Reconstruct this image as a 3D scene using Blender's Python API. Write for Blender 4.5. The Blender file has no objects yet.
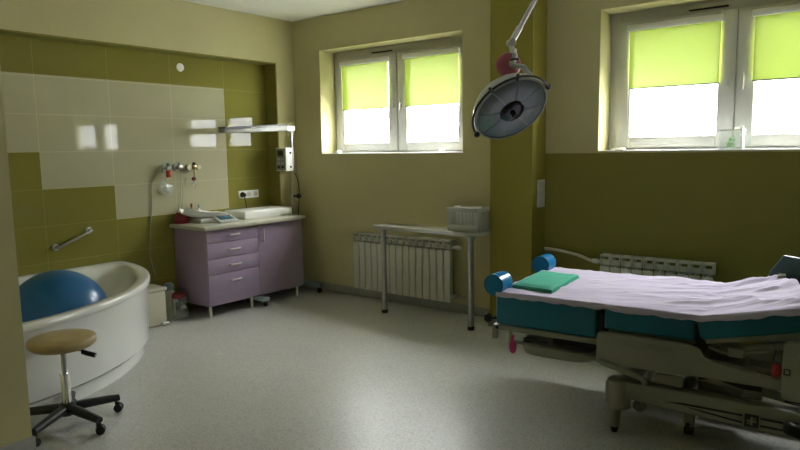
import bpy, bmesh, math, random
from mathutils import Vector, Matrix, noise
random.seed(7)
PI = math.pi
COL = bpy.context.scene.collection

# ------------------------------------------------------------------ materials
def srgb(r, g, b):
    f = lambda c: (c/255/12.92) if c/255 <= .04045 else ((c/255+.055)/1.055)**2.4
    return (f(r), f(g), f(b), 1)

def mat(name, color, rough=.5, metal=0, var=.04, vscale=6, bump=0, bscale=60, spec=.5, coat=0):
    m = bpy.data.materials.new(name); m.use_nodes = True
    nt = m.node_tree; b = nt.nodes['Principled BSDF']
    b.inputs['Roughness'].default_value = rough
    b.inputs['Metallic'].default_value = metal
    b.inputs['Specular IOR Level'].default_value = spec
    b.inputs['Coat Weight'].default_value = coat
    tc = nt.nodes.new('ShaderNodeTexCoord')
    n = nt.nodes.new('ShaderNodeTexNoise'); n.inputs['Scale'].default_value = vscale
    n.inputs['Detail'].default_value = 4
    nt.links.new(tc.outputs['Object'], n.inputs['Vector'])
    r = nt.nodes.new('ShaderNodeValToRGB')
    c = color
    r.color_ramp.elements[0].position = .3; r.color_ramp.elements[1].position = .7
    r.color_ramp.elements[0].color = (c[0]*(1-var), c[1]*(1-var), c[2]*(1-var), 1)
    r.color_ramp.elements[1].color = (min(1, c[0]*(1+var)), min(1, c[1]*(1+var)), min(1, c[2]*(1+var)), 1)
    nt.links.new(n.outputs['Fac'], r.inputs['Fac'])
    nt.links.new(r.outputs['Color'], b.inputs['Base Color'])
    if bump:
        n2 = nt.nodes.new('ShaderNodeTexNoise'); n2.inputs['Scale'].default_value = bscale
        nt.links.new(tc.outputs['Object'], n2.inputs['Vector'])
        bp = nt.nodes.new('ShaderNodeBump'); bp.inputs['Strength'].default_value = bump
        bp.inputs['Distance'].default_value = .003
        nt.links.new(n2.outputs['Fac'], bp.inputs['Height'])
        nt.links.new(bp.outputs['Normal'], b.inputs['Normal'])
    return m

def paint_wall_mat(name, upper, lower):
    """cream paint; olive paint below sill height on the stretch right of the pillar"""
    m = mat(name, upper, .75, var=.03, vscale=2, bump=.25, bscale=90, spec=.3)
    nt = m.node_tree; b = nt.nodes['Principled BSDF']
    g = nt.nodes.new('ShaderNodeNewGeometry'); s = nt.nodes.new('ShaderNodeSeparateXYZ')
    nt.links.new(g.outputs['Position'], s.inputs['Vector'])
    def cmp(sock, op, v):
        k = nt.nodes.new('ShaderNodeMath'); k.operation = op; k.inputs[1].default_value = v
        nt.links.new(sock, k.inputs[0]); return k.outputs[0]
    a = cmp(s.outputs['X'], 'GREATER_THAN', 2.8); c = cmp(s.outputs['Z'], 'LESS_THAN', 1.489)
    k = nt.nodes.new('ShaderNodeMath'); k.operation = 'MULTIPLY'
    nt.links.new(a, k.inputs[0]); nt.links.new(c, k.inputs[1])
    mx = nt.nodes.new('ShaderNodeMix'); mx.data_type = 'RGBA'
    nt.links.new(k.outputs[0], mx.inputs['Factor'])
    old = b.inputs['Base Color'].links[0].from_socket
    nt.links.new(old, mx.inputs[6]); mx.inputs[7].default_value = lower
    nt.links.new(mx.outputs[2], b.inputs['Base Color'])
    return m

def tile_mat(name, color, rough=.03):
    """glazed wall tiles 60 x 30 cm with thin joints (object y, z in metres)"""
    m = mat(name, color, rough, var=.03, vscale=3, spec=.2)
    nt = m.node_tree; b = nt.nodes['Principled BSDF']
    g = nt.nodes.new('ShaderNodeNewGeometry'); s = nt.nodes.new('ShaderNodeSeparateXYZ')
    nt.links.new(g.outputs['Position'], s.inputs['Vector'])
    def mth(op, a, v=None, v2=None):
        k = nt.nodes.new('ShaderNodeMath'); k.operation = op
        nt.links.new(a, k.inputs[0])
        if v is not None:
            if hasattr(v, 'links'): nt.links.new(v, k.inputs[1])
            else: k.inputs[1].default_value = v
        return k.outputs[0]
    def joint(sock, off, size, w):
        f = mth('FRACT', mth('DIVIDE', mth('SUBTRACT', sock, off), size))
        return mth('GREATER_THAN', mth('ABSOLUTE', mth('SUBTRACT', f, .5)), .5-w/size)
    j = mth('MAXIMUM', joint(s.outputs['Y'], -.825, .614, .0022), joint(s.outputs['Z'], 1.26, .304, .0022))
    mx = nt.nodes.new('ShaderNodeMix'); mx.data_type = 'RGBA'
    nt.links.new(j, mx.inputs['Factor'])
    old = b.inputs['Base Color'].links[0].from_socket
    nt.links.new(old, mx.inputs[6])
    mx.inputs[7].default_value = (min(1, color[0]*1.25+.03), min(1, color[1]*1.25+.03), min(1, color[2]*1.2+.04), 1)
    nt.links.new(mx.outputs[2], b.inputs['Base Color'])
    n2 = nt.nodes.new('ShaderNodeTexNoise'); n2.inputs['Scale'].default_value = 5
    bp = nt.nodes.new('ShaderNodeBump'); bp.inputs['Strength'].default_value = .02; bp.inputs['Distance'].default_value = .004
    nt.links.new(n2.outputs['Fac'], bp.inputs['Height']); nt.links.new(bp.outputs['Normal'], b.inputs['Normal'])
    return m

def floor_mat():
    m = mat('vinyl floor', (.48, .48, .455, 1), .36, var=.05, vscale=1.2, spec=.6)
    nt = m.node_tree; b = nt.nodes['Principled BSDF']
    tc = nt.nodes.new('ShaderNodeTexCoord')
    v = nt.nodes.new('ShaderNodeTexVoronoi'); v.inputs['Scale'].default_value = 130
    nt.links.new(tc.outputs['Object'], v.inputs['Vector'])
    r = nt.nodes.new('ShaderNodeValToRGB')
    r.color_ramp.elements[0].color = (.80, .80, .78, 1); r.color_ramp.elements[0].position = .1
    r.color_ramp.elements[1].color = (1.08, 1.08, 1.06, 1); r.color_ramp.elements[1].position = .55
    sp = nt.nodes.new('ShaderNodeSeparateColor')
    nt.links.new(v.outputs['Color'], sp.inputs['Color'])
    nt.links.new(sp.outputs[0], r.inputs['Fac'])
    mx = nt.nodes.new('ShaderNodeMix'); mx.data_type = 'RGBA'; mx.blend_type = 'MULTIPLY'
    mx.inputs['Factor'].default_value = 1
    old = b.inputs['Base Color'].links[0].from_socket
    nt.links.new(old, mx.inputs[6]); nt.links.new(r.outputs['Color'], mx.inputs[7])
    nt.links.new(mx.outputs[2], b.inputs['Base Color'])
    n2 = nt.nodes.new('ShaderNodeTexNoise'); n2.inputs['Scale'].default_value = 180
    nt.links.new(tc.outputs['Object'], n2.inputs['Vector'])
    bp = nt.nodes.new('ShaderNodeBump'); bp.inputs['Strength'].default_value = .15; bp.inputs['Distance'].default_value = .001
    nt.links.new(n2.outputs['Fac'], bp.inputs['Height']); nt.links.new(bp.outputs['Normal'], b.inputs['Normal'])
    return m

def glass_mat(name, tint=(1, 1, 1, 1), ior=1.45, rough=.0, body=0.0):
    m = bpy.data.materials.new(name); m.use_nodes = True
    nt = m.node_tree; nt.nodes.clear()
    o = nt.nodes.new('ShaderNodeOutputMaterial'); 
    lw = nt.nodes.new('ShaderNodeLayerWeight'); lw.inputs['Blend'].default_value = .5
    pw = nt.nodes.new('ShaderNodeMath'); pw.operation = 'POWER'; pw.inputs[1].default_value = 5
    f = nt.nodes.new('ShaderNodeMath'); f.operation = 'MULTIPLY_ADD'; f.inputs[1].default_value = .9; f.inputs[2].default_value = .035
    nt.links.new(lw.outputs['Facing'], pw.inputs[0]); nt.links.new(pw.outputs[0], f.inputs[0])
    t = nt.nodes.new('ShaderNodeBsdfTransparent'); t.inputs['Color'].default_value = tint
    g = nt.nodes.new('ShaderNodeBsdfGlossy'); g.inputs['Roughness'].default_value = rough
    mx = nt.nodes.new('ShaderNodeMixShader')
    nt.links.new(f.outputs[0], mx.inputs[0]); nt.links.new(t.outputs[0], mx.inputs[1]); nt.links.new(g.outputs[0], mx.inputs[2])
    out = mx.outputs[0]
    if body:
        d = nt.nodes.new('ShaderNodeBsdfDiffuse'); d.inputs['Color'].default_value = (.85, .88, .85, 1)
        m2 = nt.nodes.new('ShaderNodeMixShader'); m2.inputs[0].default_value = body
        nt.links.new(out, m2.inputs[1]); nt.links.new(d.outputs[0], m2.inputs[2]); out = m2.outputs[0]
    nt.links.new(out, o.inputs['Surface'])
    return m

def blind_mat(name, refl, trans, weave):
    m = bpy.data.materials.new(name); m.use_nodes = True
    nt = m.node_tree; nt.nodes.clear()
    o = nt.nodes.new('ShaderNodeOutputMaterial')
    tc = nt.nodes.new('ShaderNodeTexCoord')
    w = nt.nodes.new('ShaderNodeTexWave'); w.inputs['Scale'].default_value = 120; w.bands_direction = 'X'
    nt.links.new(tc.outputs['Object'], w.inputs['Vector'])
    r = nt.nodes.new('ShaderNodeValToRGB')
    r.color_ramp.elements[0].color = tuple(c*.95 for c in trans[:3])+(1,); r.color_ramp.elements[1].color = trans
    nt.links.new(w.outputs['Fac'], r.inputs['Fac'])
    t = nt.nodes.new('ShaderNodeBsdfTranslucent'); nt.links.new(r.outputs['Color'], t.inputs['Color'])
    d = nt.nodes.new('ShaderNodeBsdfDiffuse'); d.inputs['Color'].default_value = refl
    mx = nt.nodes.new('ShaderNodeAddShader')
    nt.links.new(t.outputs[0], mx.inputs[0]); nt.links.new(d.outputs[0], mx.inputs[1])
    # open weave: a little daylight passes straight through
    tr = nt.nodes.new('ShaderNodeBsdfTransparent'); tr.inputs['Color'].default_value = weave
    m2 = nt.nodes.new('ShaderNodeAddShader')
    nt.links.new(mx.outputs[0], m2.inputs[0]); nt.links.new(tr.outputs[0], m2.inputs[1])
    nt.links.new(m2.outputs[0], o.inputs['Surface'])
    return m

CREAM = (.56, .515, .28, 1); OLIVE = (.24, .215, .045, 1)
M = dict(
    wall=paint_wall_mat('cream and olive wall paint', CREAM, OLIVE),
    cream=mat('cream wall paint', CREAM, .75, var=.03, vscale=2, bump=.25, bscale=90, spec=.3),
    olive=mat('olive wall paint', OLIVE, .7, var=.04, vscale=2, bump=.25, bscale=90, spec=.3),
    pillar=mat('mustard wall paint', (.30, .265, .045, 1), .7, var=.04, vscale=2, bump=.25, bscale=90, spec=.3),
    ceiling=mat('white ceiling paint', (.72, .72, .66, 1), .9, var=.02, spec=.2),
    tile_white=tile_mat('glazed off-white tiles', (.47, .45, .30, 1)),
    tile_olive=tile_mat('glazed olive tiles', (.24, .22, .05, 1)),
    floor=floor_mat(),
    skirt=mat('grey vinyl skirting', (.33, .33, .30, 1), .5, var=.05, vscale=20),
    upvc=mat('white window plastic', (.52, .52, .48, 1), .35, var=.02),
    white=mat('white plastic', (.75, .75, .71, 1), .3, var=.02),
    bright=mat('white lacquer', (.85, .85, .82, 1), .3, var=.02),
    acrylic=mat('white bath acrylic', (.78, .79, .76, 1), .12, var=.02, coat=.4),
    cream_plastic=mat('cream plastic', (.62, .60, .47, 1), .4, var=.03),
    radiator=mat('white radiator enamel', (.62, .61, .53, 1), .35, var=.03),
    slot=mat('dark grey rubber', (.02, .02, .02, 1), .6),
    rubber=mat('black plastic', (.012, .012, .012, 1), .4),
    handlemetal=mat('satin metal', (.62, .61, .56, 1), .4, .4, var=.03),
    steel=mat('brushed steel', (.5, .5, .46, 1), .3, 1, var=.08, vscale=30),
    chrome=mat('chrome', (.75, .75, .75, 1), .08, 1, var=.02),
    laminate=mat('beige laminate', (.52, .51, .42, 1), .35, var=.08, vscale=60),
    tablelam=mat('grey laminate', (.46, .46, .41, 1), .25, var=.06, vscale=50),
    purple=mat('lilac laminate', (.36, .28, .40, 1), .4, var=.04, vscale=15),
    purple_side=mat('lilac laminate panel', (.34, .26, .36, 1), .45, var=.04, vscale=15),
    gap=mat('dark gap', (.02, .017, .02, 1), .8),
    blue=mat('blue rubber', (.004, .11, .29, 1), .28, var=.05),
    teal=mat('teal vinyl upholstery', (.005, .165, .26, 1), .38, var=.06, vscale=10, bump=.15, bscale=250),
    rollblue=mat('blue vinyl', (.008, .19, .42, 1), .25, var=.04),
    sheet=mat('lilac cotton sheet', (.60, .54, .70, 1), .85, var=.03, bump=.2, bscale=200, spec=.2),
    towel=mat('green cloth', (.075, .42, .29, 1), .85, var=.05, vscale=20, bump=.4, bscale=180, spec=.2),
    bedwhite=mat('off-white bed enamel', (.31, .31, .24, 1), .35, var=.03),
    slate=mat('slate blue plastic', (.07, .12, .125, 1), .25, var=.06),
    tan=mat('tan vinyl', (.42, .32, .15, 1), .4, var=.06, vscale=8, bump=.1, bscale=120),
    orangered=mat('orange-red plastic', (.50, .07, .03, 1), .4),
    redbag=mat('red film', (.30, .02, .025, 1), .45),
    red=mat('red plastic', (.45, .03, .03, 1), .4),
    darkred=mat('dark red plastic', (.18, .012, .015, 1), .4),
    pink=mat('pink plastic', (.55, .03, .16, 1), .4),
    lamp_pink=mat('pink lacquer', (.48, .13, .17, 1), .35),
    hood=mat('grey hood enamel', (.27, .27, .23, 1), .4, var=.03),
    lampgrey=mat('pale grey lacquer', (.48, .49, .45, 1), .3, var=.03),
    lampface=mat('blue-grey lamp glass', (.19, .235, .235, 1), .25, var=.12, vscale=9, coat=.2),
    lens=mat('dark lamp lens', (.012, .012, .012, 1), .15),
    brass=mat('dull brass', (.42, .34, .16, 1), .35, 1, var=.1),
    tealcap=mat('teal plastic', (.05, .25, .24, 1), .4),
    paper=mat('paper', (.78, .77, .68, 1), .9),
    bluegrey=mat('blue-grey enamel', (.26, .34, .37, 1), .35),
    screen=mat('blue display glass', (.05, .13, .19, 1), .15),
    greenstuff=mat('green swabs', (.16, .30, .12, 1), .8, var=.3, vscale=60),
    glass=glass_mat('window glass'),
    clear=glass_mat('clear plastic', (.95, .96, .95, 1), 1.4, .05, .12),
    blind=blind_mat('yellow-green blind fabric', (.35, .42, .08, 1), (.019, .0265, .0035, 1), (.0042, .0041, .0030, 1)),
    facade=mat('pale render', (.62, .62, .60, 1), .9),
    snow=mat('pale ground', (.50, .50, .49, 1), .9),
    winglass=mat('dark window glass', (.03, .035, .04, 1), .1),
)

# ------------------------------------------------------------------ mesh helpers
def new(): return bmesh.new()

def box(bm, x0, x1, y0, y1, z0, z1, bev=0, seg=2, T=None):
    t = bmesh.new()
    bmesh.ops.create_cube(t, size=1)
    for v in t.verts:
        v.co = Vector(((x0+x1)/2+v.co.x*(x1-x0), (y0+y1)/2+v.co.y*(y1-y0), (z0+z1)/2+v.co.z*(z1-z0)))
    if bev: bmesh.ops.bevel(t, geom=t.edges[:], offset=bev, segments=seg, affect='EDGES', profile=.5)
    return merge(bm, t, T)

def merge(bm, t, T=None):
    if T is not None: bmesh.ops.transform(t, matrix=T, verts=t.verts)
    me = bpy.data.meshes.new('tmp'); t.to_mesh(me); t.free()
    bm.from_mesh(me); bpy.data.meshes.remove(me)
    return bm

def frame_of(d):
    d = d.normalized()
    a = Vector((0, 0, 1)) if abs(d.z) < .9 else Vector((1, 0, 0))
    x = d.cross(a).normalized(); return x, d.cross(x).normalized()

def cyl(bm, p0, p1, r0, r1=None, seg=24, T=None):
    r1 = r0 if r1 is None else r1
    p0 = Vector(p0); p1 = Vector(p1); x, y = frame_of(p1-p0)
    t = bmesh.new(); A = []; B = []
    for i in range(seg):
        a = 2*PI*i/seg; o = x*math.cos(a)+y*math.sin(a)
        A.append(t.verts.new(p0+o*r0)); B.append(t.verts.new(p1+o*r1))
    for i in range(seg):
        j = (i+1) % seg; t.faces.new((A[i], A[j], B[j], B[i]))
    t.faces.new(A[::-1]); t.faces.new(B)
    return merge(bm, t, T)

def smooth_path(pts, n=6):
    P = [Vector(p) for p in pts]; out = []
    for i in range(len(P)-1):
        a = P[i-1] if i else P[i]; b = P[i]; c = P[i+1]; d = P[i+2] if i+2 < len(P) else P[i+1]
        for k in range(n):
            s = k/n
            out.append(.5*((2*b)+(c-a)*s+(2*a-5*b+4*c-d)*s*s+(3*b-a-3*c+d)*s**3))
    out.append(P[-1]); return out

def tube(bm, pts, r, seg=10, n=6, T=None):
    P = smooth_path(pts, n) if n else [Vector(p) for p in pts]
    t = bmesh.new(); rings = []; x = None
    for i, p in enumerate(P):
        d = (P[min(i+1, len(P)-1)]-P[max(i-1, 0)]).normalized()
        if x is None: x, y = frame_of(d)
        else:
            x = (x-d*x.dot(d)).normalized(); y = d.cross(x)
        rings.append([t.verts.new(p+(x*math.cos(2*PI*k/seg)+y*math.sin(2*PI*k/seg))*r) for k in range(seg)])
    for a, b in zip(rings, rings[1:]):
        for k in range(seg):
            j = (k+1) % seg; t.faces.new((a[k], a[j], b[j], b[k]))
    t.faces.new(rings[0][::-1]); t.faces.new(rings[-1])
    bmesh.ops.recalc_face_normals(t, faces=t.faces)
    return merge(bm, t, T)

def lathe(bm, prof, seg=40, T=None, center=(0, 0, 0)):
    t = bmesh.new(); rings = []; c = Vector(center)
    for r, z in prof:
        if r < 1e-6: rings.append([t.verts.new(c+Vector((0, 0, z)))])
        else: rings.append([t.verts.new(c+Vector((r*math.cos(2*PI*k/seg), r*math.sin(2*PI*k/seg), z))) for k in range(seg)])
    for a, b in zip(rings, rings[1:]):
        for k in range(seg):
            j = (k+1) % seg
            if len(a) == 1 and len(b) == 1: continue
            if len(a) == 1: t.faces.new((a[0], b[j], b[k]))
            elif len(b) == 1: t.faces.new((a[k], a[j], b[0]))
            else: t.faces.new((a[k], a[j], b[j], b[k]))
    bmesh.ops.recalc_face_normals(t, faces=t.faces)
    return merge(bm, t, T)

def prism(bm, poly, ax, a, b, bev=0, T=None):
    """poly of 2D points extruded along ax ('x': (y,z), 'y': (x,z), 'z': (x,y)) from a to b"""
    def P(p, w): return {'x': (w, p[0], p[1]), 'y': (p[0], w, p[1]), 'z': (p[0], p[1], w)}[ax]
    t = bmesh.new()
    A = [t.verts.new(P(p, a)) for p in poly]; B = [t.verts.new(P(p, b)) for p in poly]
    n = len(poly)
    for i in range(n): t.faces.new((A[i], A[(i+1) % n], B[(i+1) % n], B[i]))
    t.faces.new(A[::-1]); t.faces.new(B)
    bmesh.ops.recalc_face_normals(t, faces=t.faces)
    if bev: bmesh.ops.bevel(t, geom=t.edges[:], offset=bev, segments=2, affect='EDGES', profile=.5)
    return merge(bm, t, T)

def grid(bm, fn, nu, nv, thick=0, T=None):
    t = bmesh.new()
    V = [[t.verts.new(fn(i/nu, j/nv)) for j in range(nv+1)] for i in range(nu+1)]
    for i in range(nu):
        for j in range(nv): t.faces.new((V[i][j], V[i+1][j], V[i+1][j+1], V[i][j+1]))
    bmesh.ops.recalc_face_normals(t, faces=t.faces)
    if thick:
        bmesh.ops.solidify(t, geom=t.faces[:], thickness=thick)
        bmesh.ops.recalc_face_normals(t, faces=t.faces)
    return merge(bm, t, T)

def ball(bm, c, r, s=(1, 1, 1), seg=32, T=None):
    t = bmesh.new(); bmesh.ops.create_uvsphere(t, u_segments=seg, v_segments=seg//2, radius=r)
    for v in t.verts: v.co = Vector((c[0]+v.co.x*s[0], c[1]+v.co.y*s[1], c[2]+v.co.z*s[2]))
    return merge(bm, t, T)

# ------------------------------------------------------------------ object helpers
ORG = {}
def org(o):
    return ORG.get(o.name, Vector((0, 0, 0))) if o else Vector((0, 0, 0))

def link(name, bm, m, parent=None, at=None, T=None, sharp=35):
    """one mesh object; verts are given in room coordinates (after T); parent sub-levels share the thing's origin"""
    if T is not None: bmesh.ops.transform(bm, matrix=T, verts=bm.verts)
    o0 = org(parent) if parent else Vector(at or (0, 0, 0))
    if o0.length: bmesh.ops.translate(bm, vec=-o0, verts=bm.verts)
    me = bpy.data.meshes.new(name); bm.to_mesh(me); bm.free()
    ms = m if isinstance(m, (list, tuple)) else [m]
    for k in ms: me.materials.append(k)
    for p in me.polygons: p.use_smooth = True
    me.set_sharp_from_angle(angle=math.radians(sharp))
    o = bpy.data.objects.new(name, me); COL.objects.link(o)
    if parent: o.parent = parent; ORG[o.name] = o0
    else:
        o.location = o0; ORG[o.name] = o0
    return o

def tag(o, label, cat, group=None):
    o['label'] = label; o['category'] = cat
    if group: o['group'] = group
    return o

def thing(name, label, cat, at, group=None):
    o = bpy.data.objects.new(name, None); COL.objects.link(o); o.location = at
    o.empty_display_size = .05; ORG[o.name] = Vector(at)
    return tag(o, label, cat, group)

def struct(name, bm, m, label=None):
    o = link(name, bm, m); o['kind'] = 'structure'
    if label: o['label'] = label
    return o

# ================================================================== ROOM SHELL
H = 2.94; X1 = 8.6; Y1 = -8.0
struct('floor', box(new(), -.5, X1+.2, Y1-.2, .42, -.1, 0), M['floor'], 'light grey speckled vinyl floor')
struct('ceiling', box(new(), -.5, X1+.2, Y1-.2, .42, H, H+.1), M['ceiling'], 'plain white ceiling')

W1 = (.396, 2.187); W2 = (3.45, 5.36); ZS = 1.5; ZT = 2.593
b = new()
box(b, -.5, X1+.2, 0, .40, 0, ZS); box(b, -.5, X1+.2, 0, .40, ZT, H)
for x0, x1 in ((-.5, W1[0]), (W1[1], W2[0]), (W2[1], X1+.2)): box(b, x0, x1, 0, .40, ZS, ZT)
struct('wall_back', b, M['wall'], 'cream wall with the two windows, olive below the right one')

YN = -3.69          # where the tiled recess meets the partition
b = new()
box(b, -.5, 0, -.256, 0, 0, H)                       # strip by the corner
box(b, -.5, 0, YN-.3, -.256, 2.477, H)               # wall above the recess
struct('wall_left', b, M['cream'], 'cream wall over the tiled recess')
# tiled back of the recess: tiles laid as white and olive fields
TX = -.17
b = new()
zr = [0, .044, .348, .652, .956, 1.26, 1.564, 1.868, 2.185, 2.477]
def tiles(bm, y0, y1, z0, z1): box(bm, -.5, TX, y0, y1, z0, z1)
yb = [YN, -2.667, -2.053, -.825, -.256]
tw = new(); to = new()
tiles(tw, yb[0], yb[1], 1.564, 2.185); tiles(tw, yb[1], yb[2], 1.26, 2.185); tiles(tw, yb[2], yb[3], .956, 2.185)
tiles(to, yb[0], yb[4], 2.185, 2.477); tiles(to, yb[3], yb[4], 0, 2.185); tiles(to, yb[2], yb[3], 0, .956)
tiles(to, yb[1], yb[2], 0, 1.26); tiles(to, yb[0], yb[1], 0, 1.564)
struct('wall_tiles', tw, M['tile_white'], 'glazed off-white tiles in the recess')
struct('wall_tiles_olive', to, M['tile_olive'], 'glazed olive tiles framing the off-white field')
b = new(); box(b, TX, -.002, -.2565, -.2555, 0, 2.477)
struct('trim_1', box(new(), TX, .0005, -.268, -.2555, 0, 2.477), M['olive'], 'olive side of the recess')
struct('trim_2', box(new(), TX, .0005, YN, -.268, 2.465, 2.4775), M['olive'], 'olive underside over the recess')
struct('wall_near', box(new(), -.5, 1.855, Y1, YN, 0, H), M['cream'], 'cream partition at the left edge')
struct('wall_right', box(new(), X1, X1+.2, Y1-.2, 0, 0, H), M['wall'])
struct('wall_rear', box(new(), -.5, X1, Y1-.2, Y1, 0, H), M['wall'])
PX0, PX1, PY = 2.612, 3.0, -.245
struct('wall_pillar', box(new(), PX0, PX1, PY, .0, 0, H), M['pillar'], 'mustard yellow pillar between the windows')

def skirt(name, x0, x1, y0, y1):
    struct(name, box(new(), x0, x1, y0, y1, 0, .085, .004), M['skirt'])
skirt('baseboard_back', 0, PX0, -.012, 0)
skirt('baseboard_right', PX1, X1, -.012, 0)
skirt('baseboard_pillar', PX0-.012, PX1+.012, PY-.012, PY)
skirt('baseboard_left', 0, .012, -.256, -.012)
skirt('baseboard_near', 1.855, 1.867, Y1, YN+.012)

# ------------------------------------------------------------------ windows
def blind_label(i, s):
    return {(1, 0): 'lime green roller blind on left sash of the window nearest the room corner',
            (1, 1): 'lime green roller blind on right sash of the window nearest the room corner',
            (2, 0): 'lime green roller blind on left sash of the larger window right of the pillar',
            (2, 1): 'lime green roller blind on right sash of the window at the right picture edge'}[(i, s)]

def window(i, x0, x1, zb):
    root = bpy.data.objects.new('window_%d' % i, None); COL.objects.link(root)
    root['kind'] = 'structure'; root.location = ((x0+x1)/2, .28, ZS); ORG[root.name] = Vector(root.location)
    mid = (1.272, 4.378)[i-1]
    yf = .235
    b = new(); w = .07
    for a in ((x0, x0+w, ZS, ZT), (x1-w-.02, x1, ZS, ZT), (x0+w, x1-w-.02, ZS, ZS+.04), (x0+w, x1-w-.02, ZT-.09, ZT), (mid-.03, mid+.03, ZS+.04, ZT-.09)):
        box(b, a[0], a[1], yf, yf+.07, a[2], a[3], .003)
    link('window_frame', b, M['upvc'], root)
    link('window_sill', box(new(), x0, x1, -.006, yf, ZS-.0005, ZS+.010, .003), M['bright'], root)
    v = new(); box(v, mid-.34, mid-.07, yf-.012, yf, ZT-.060, ZT-.047, .003)
    link('trickle_vent', v, M['gap'], root)
    for s in range(2):
        sx0 = x0+(.028, .056)[i-1] if s == 0 else mid+.004
        sx1 = mid-.004 if s == 0 else x1-(.069, .056)[i-1]
        z0 = ZS+.028; z1 = ZT-.085; st = .116
        ys = yf-.022
        b = new()
        box(b, sx0, sx0+st, ys, ys+.06, z0, z1, .004); box(b, sx1-st, sx1, ys, ys+.06, z0, z1, .004)
        box(b, sx0+st, sx1-st, ys, ys+.06, z0, z0+.083, .004); box(b, sx0+st, sx1-st, ys, ys+.06, z1-.08, z1, .004)
        sash = link('sash', b, M['upvc'], root)
        link('pane', box(new(), sx0+st-.005, sx1-st+.005, ys+.036, ys+.040, z0+.08, z1-.075), M['glass'], sash)
        hx = sx1-.045 if s == 0 else sx0+.045
        b = new(); box(b, hx-.012, hx+.012, ys-.012, ys, 1.96, 2.03, .003)
        if s == 1:
            cyl(b, (hx, ys-.012, 2.0), (hx, ys-.04, 2.0), .009); box(b, hx-.010, hx+.010, ys-.05, ys-.034, 1.93, 2.05, .005)
        link('handle', b, M['upvc'], sash)
        # roller blind hung on the sash
        bx0 = sx0+st-.016; bx1 = sx1-st+.016
        rb = thing('roller_blind', blind_label(i, s), 'blind', ((bx0+bx1)/2, ys-.02, z1-.03), 'roller blinds on the windows')
        c = new(); box(c, bx0-.012, bx1+.012, ys-.040, ys-.001, z1-.075, z1-.028, .008)
        link('cassette', c, M['white'], rb)
        f = new(); grid(f, lambda p, q: Vector((bx0+.006+p*(bx1-bx0-.012), ys-.012+.0008*math.sin(p*9), zb-.004+q*(z1-.066-zb))), 24, 4)
        link('blind_fabric', f, M['blind'], rb)
        f = new(); box(f, bx0+.004, bx1-.004, ys-.017, ys-.007, zb-.012, zb, .003)
        link('bottom_bar', f, M['hood'], rb)
        if True:
            f = new(); xx = bx0+.0 if s == 0 else bx1-.0
            tube(f, [(xx, ys-.008, z1-.07), (xx, ys-.008, 1.75)], .0016, 6, 0)
            link('pull_cord', f, M['white'], rb)
    return root
window(1, *W1, 1.972)
window(2, *W2, 1.996)

# ------------------------------------------------------------------ outside
b = new(); box(b, -40, 50, .40, 60, -.6, -.5)
struct('terrain', b, M['snow'], 'pale ground outside')
bd = thing('building', 'pale overexposed building seen through the windows', 'building', (-14, 30, -.5))
link('facade', box(new(), -30, 4, 30, 36, -.5, 2.9), M['facade'], bd)
for k in range(8):
    x = -28+k*4
    link('window', box(new(), x, x+1.3, 29.94, 30, 1.2, 2.2), M['winglass'], bd)

# ================================================================== RADIATORS
def radiator(label, x0, n, group, valve_right, w=.08):
    r = thing('radiator', label, 'radiator', (x0+n*w/2, -.07, .11), group)
    z0, z1 = .115, .700; yb_, yf_ = -.035, -.125
    for k in range(n):
        a = x0+k*w
        b = new()
        box(b, a+.0035, a+w-.0035, yf_, yf_+.014, z0, z1-.098, .004)        # front plate
        box(b, a+.0035, a+.012, yf_+.012, yb_, z0+.02, z1-.09, .002)
        box(b, a+w/2-.012, a+w/2+.012, yf_+.014, yb_, z0+.02, z1-.09, .006)  # water column
        box(b, a+.0035, a+.012, yf_+.004, yb_, z1-.08, z1-.004, .003); box(b, a+w-.012, a+w-.0035, yf_+.004, yb_, z1-.08, z1-.004, .003)
        box(b, a+.0035, a+w-.0035, yf_, yf_+.012, z1-.016, z1, .004)         # top bridge
        box(b, a+.0035, a+w-.0035, yf_+.002, yf_+.012, z1-.045, z1-.039, .001)
        box(b, a+.0035, a+w-.0035, yf_+.05, yb_, z1-.012, z1-.002, .003)
        box(b, a, a+w, yf_+.03, yb_-.015, z0+.04, z0+.075, .004); box(b, a, a+w, yf_+.03, yb_-.015, z1-.085, z1-.05, .004)
        link('section', b, M['radiator'], r)
    for xx in (x0+.2, x0+n*w-.2): link('wall_bracket', box(new(), xx-.012, xx+.012, yb_-.005, -.001, z1-.12, z1-.08), M['radiator'], r)
    xe = x0+n*w if valve_right else x0
    d = 1 if valve_right else -1
    b = new(); cyl(b, (xe, -.075, z1-.068), (xe+d*.035, -.075, z1-.068), .014); cyl(b, (xe+d*.03, -.075, z1-.068), (xe+d*.075, -.075, z1-.068), .021, .018)
    link('valve', b, M['white'], r)
    b = new(); cyl(b, (xe, -.075, z0+.055), (xe+d*.04, -.075, z0+.055), .012); cyl(b, (xe+d*.04, -.075, z0+.04), (xe+d*.04, -.075, z0+.075), .012)
    tube(b, [(xe+d*.04, -.075, z0+.055), (xe+d*.09, -.06, z0+.055), (xe+d*.11, -.012, z0+.055)], .008)
    link('return_valve', b, M['chrome'], r)
    return r
radiator('white ribbed radiator under the window nearest the room corner, behind the narrow table', .925, 15, 'ribbed wall radiators', True)
radiator('white ribbed radiator on the olive wall behind the bed', 3.525, 10, 'ribbed wall radiators', False, .083)
b = new(); tube(b, [(3.02, -.03, .690), (3.14, -.045, .688), (3.32, -.06, .665), (3.43, -.075, .635), (3.47, -.075, .632)], .013)
tag(link('heating_pipe', b, M['cream_plastic'], at=(3.02, -.03, .69)), 'cream heating pipe from the pillar to the radiator behind the bed', 'pipe')

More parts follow.
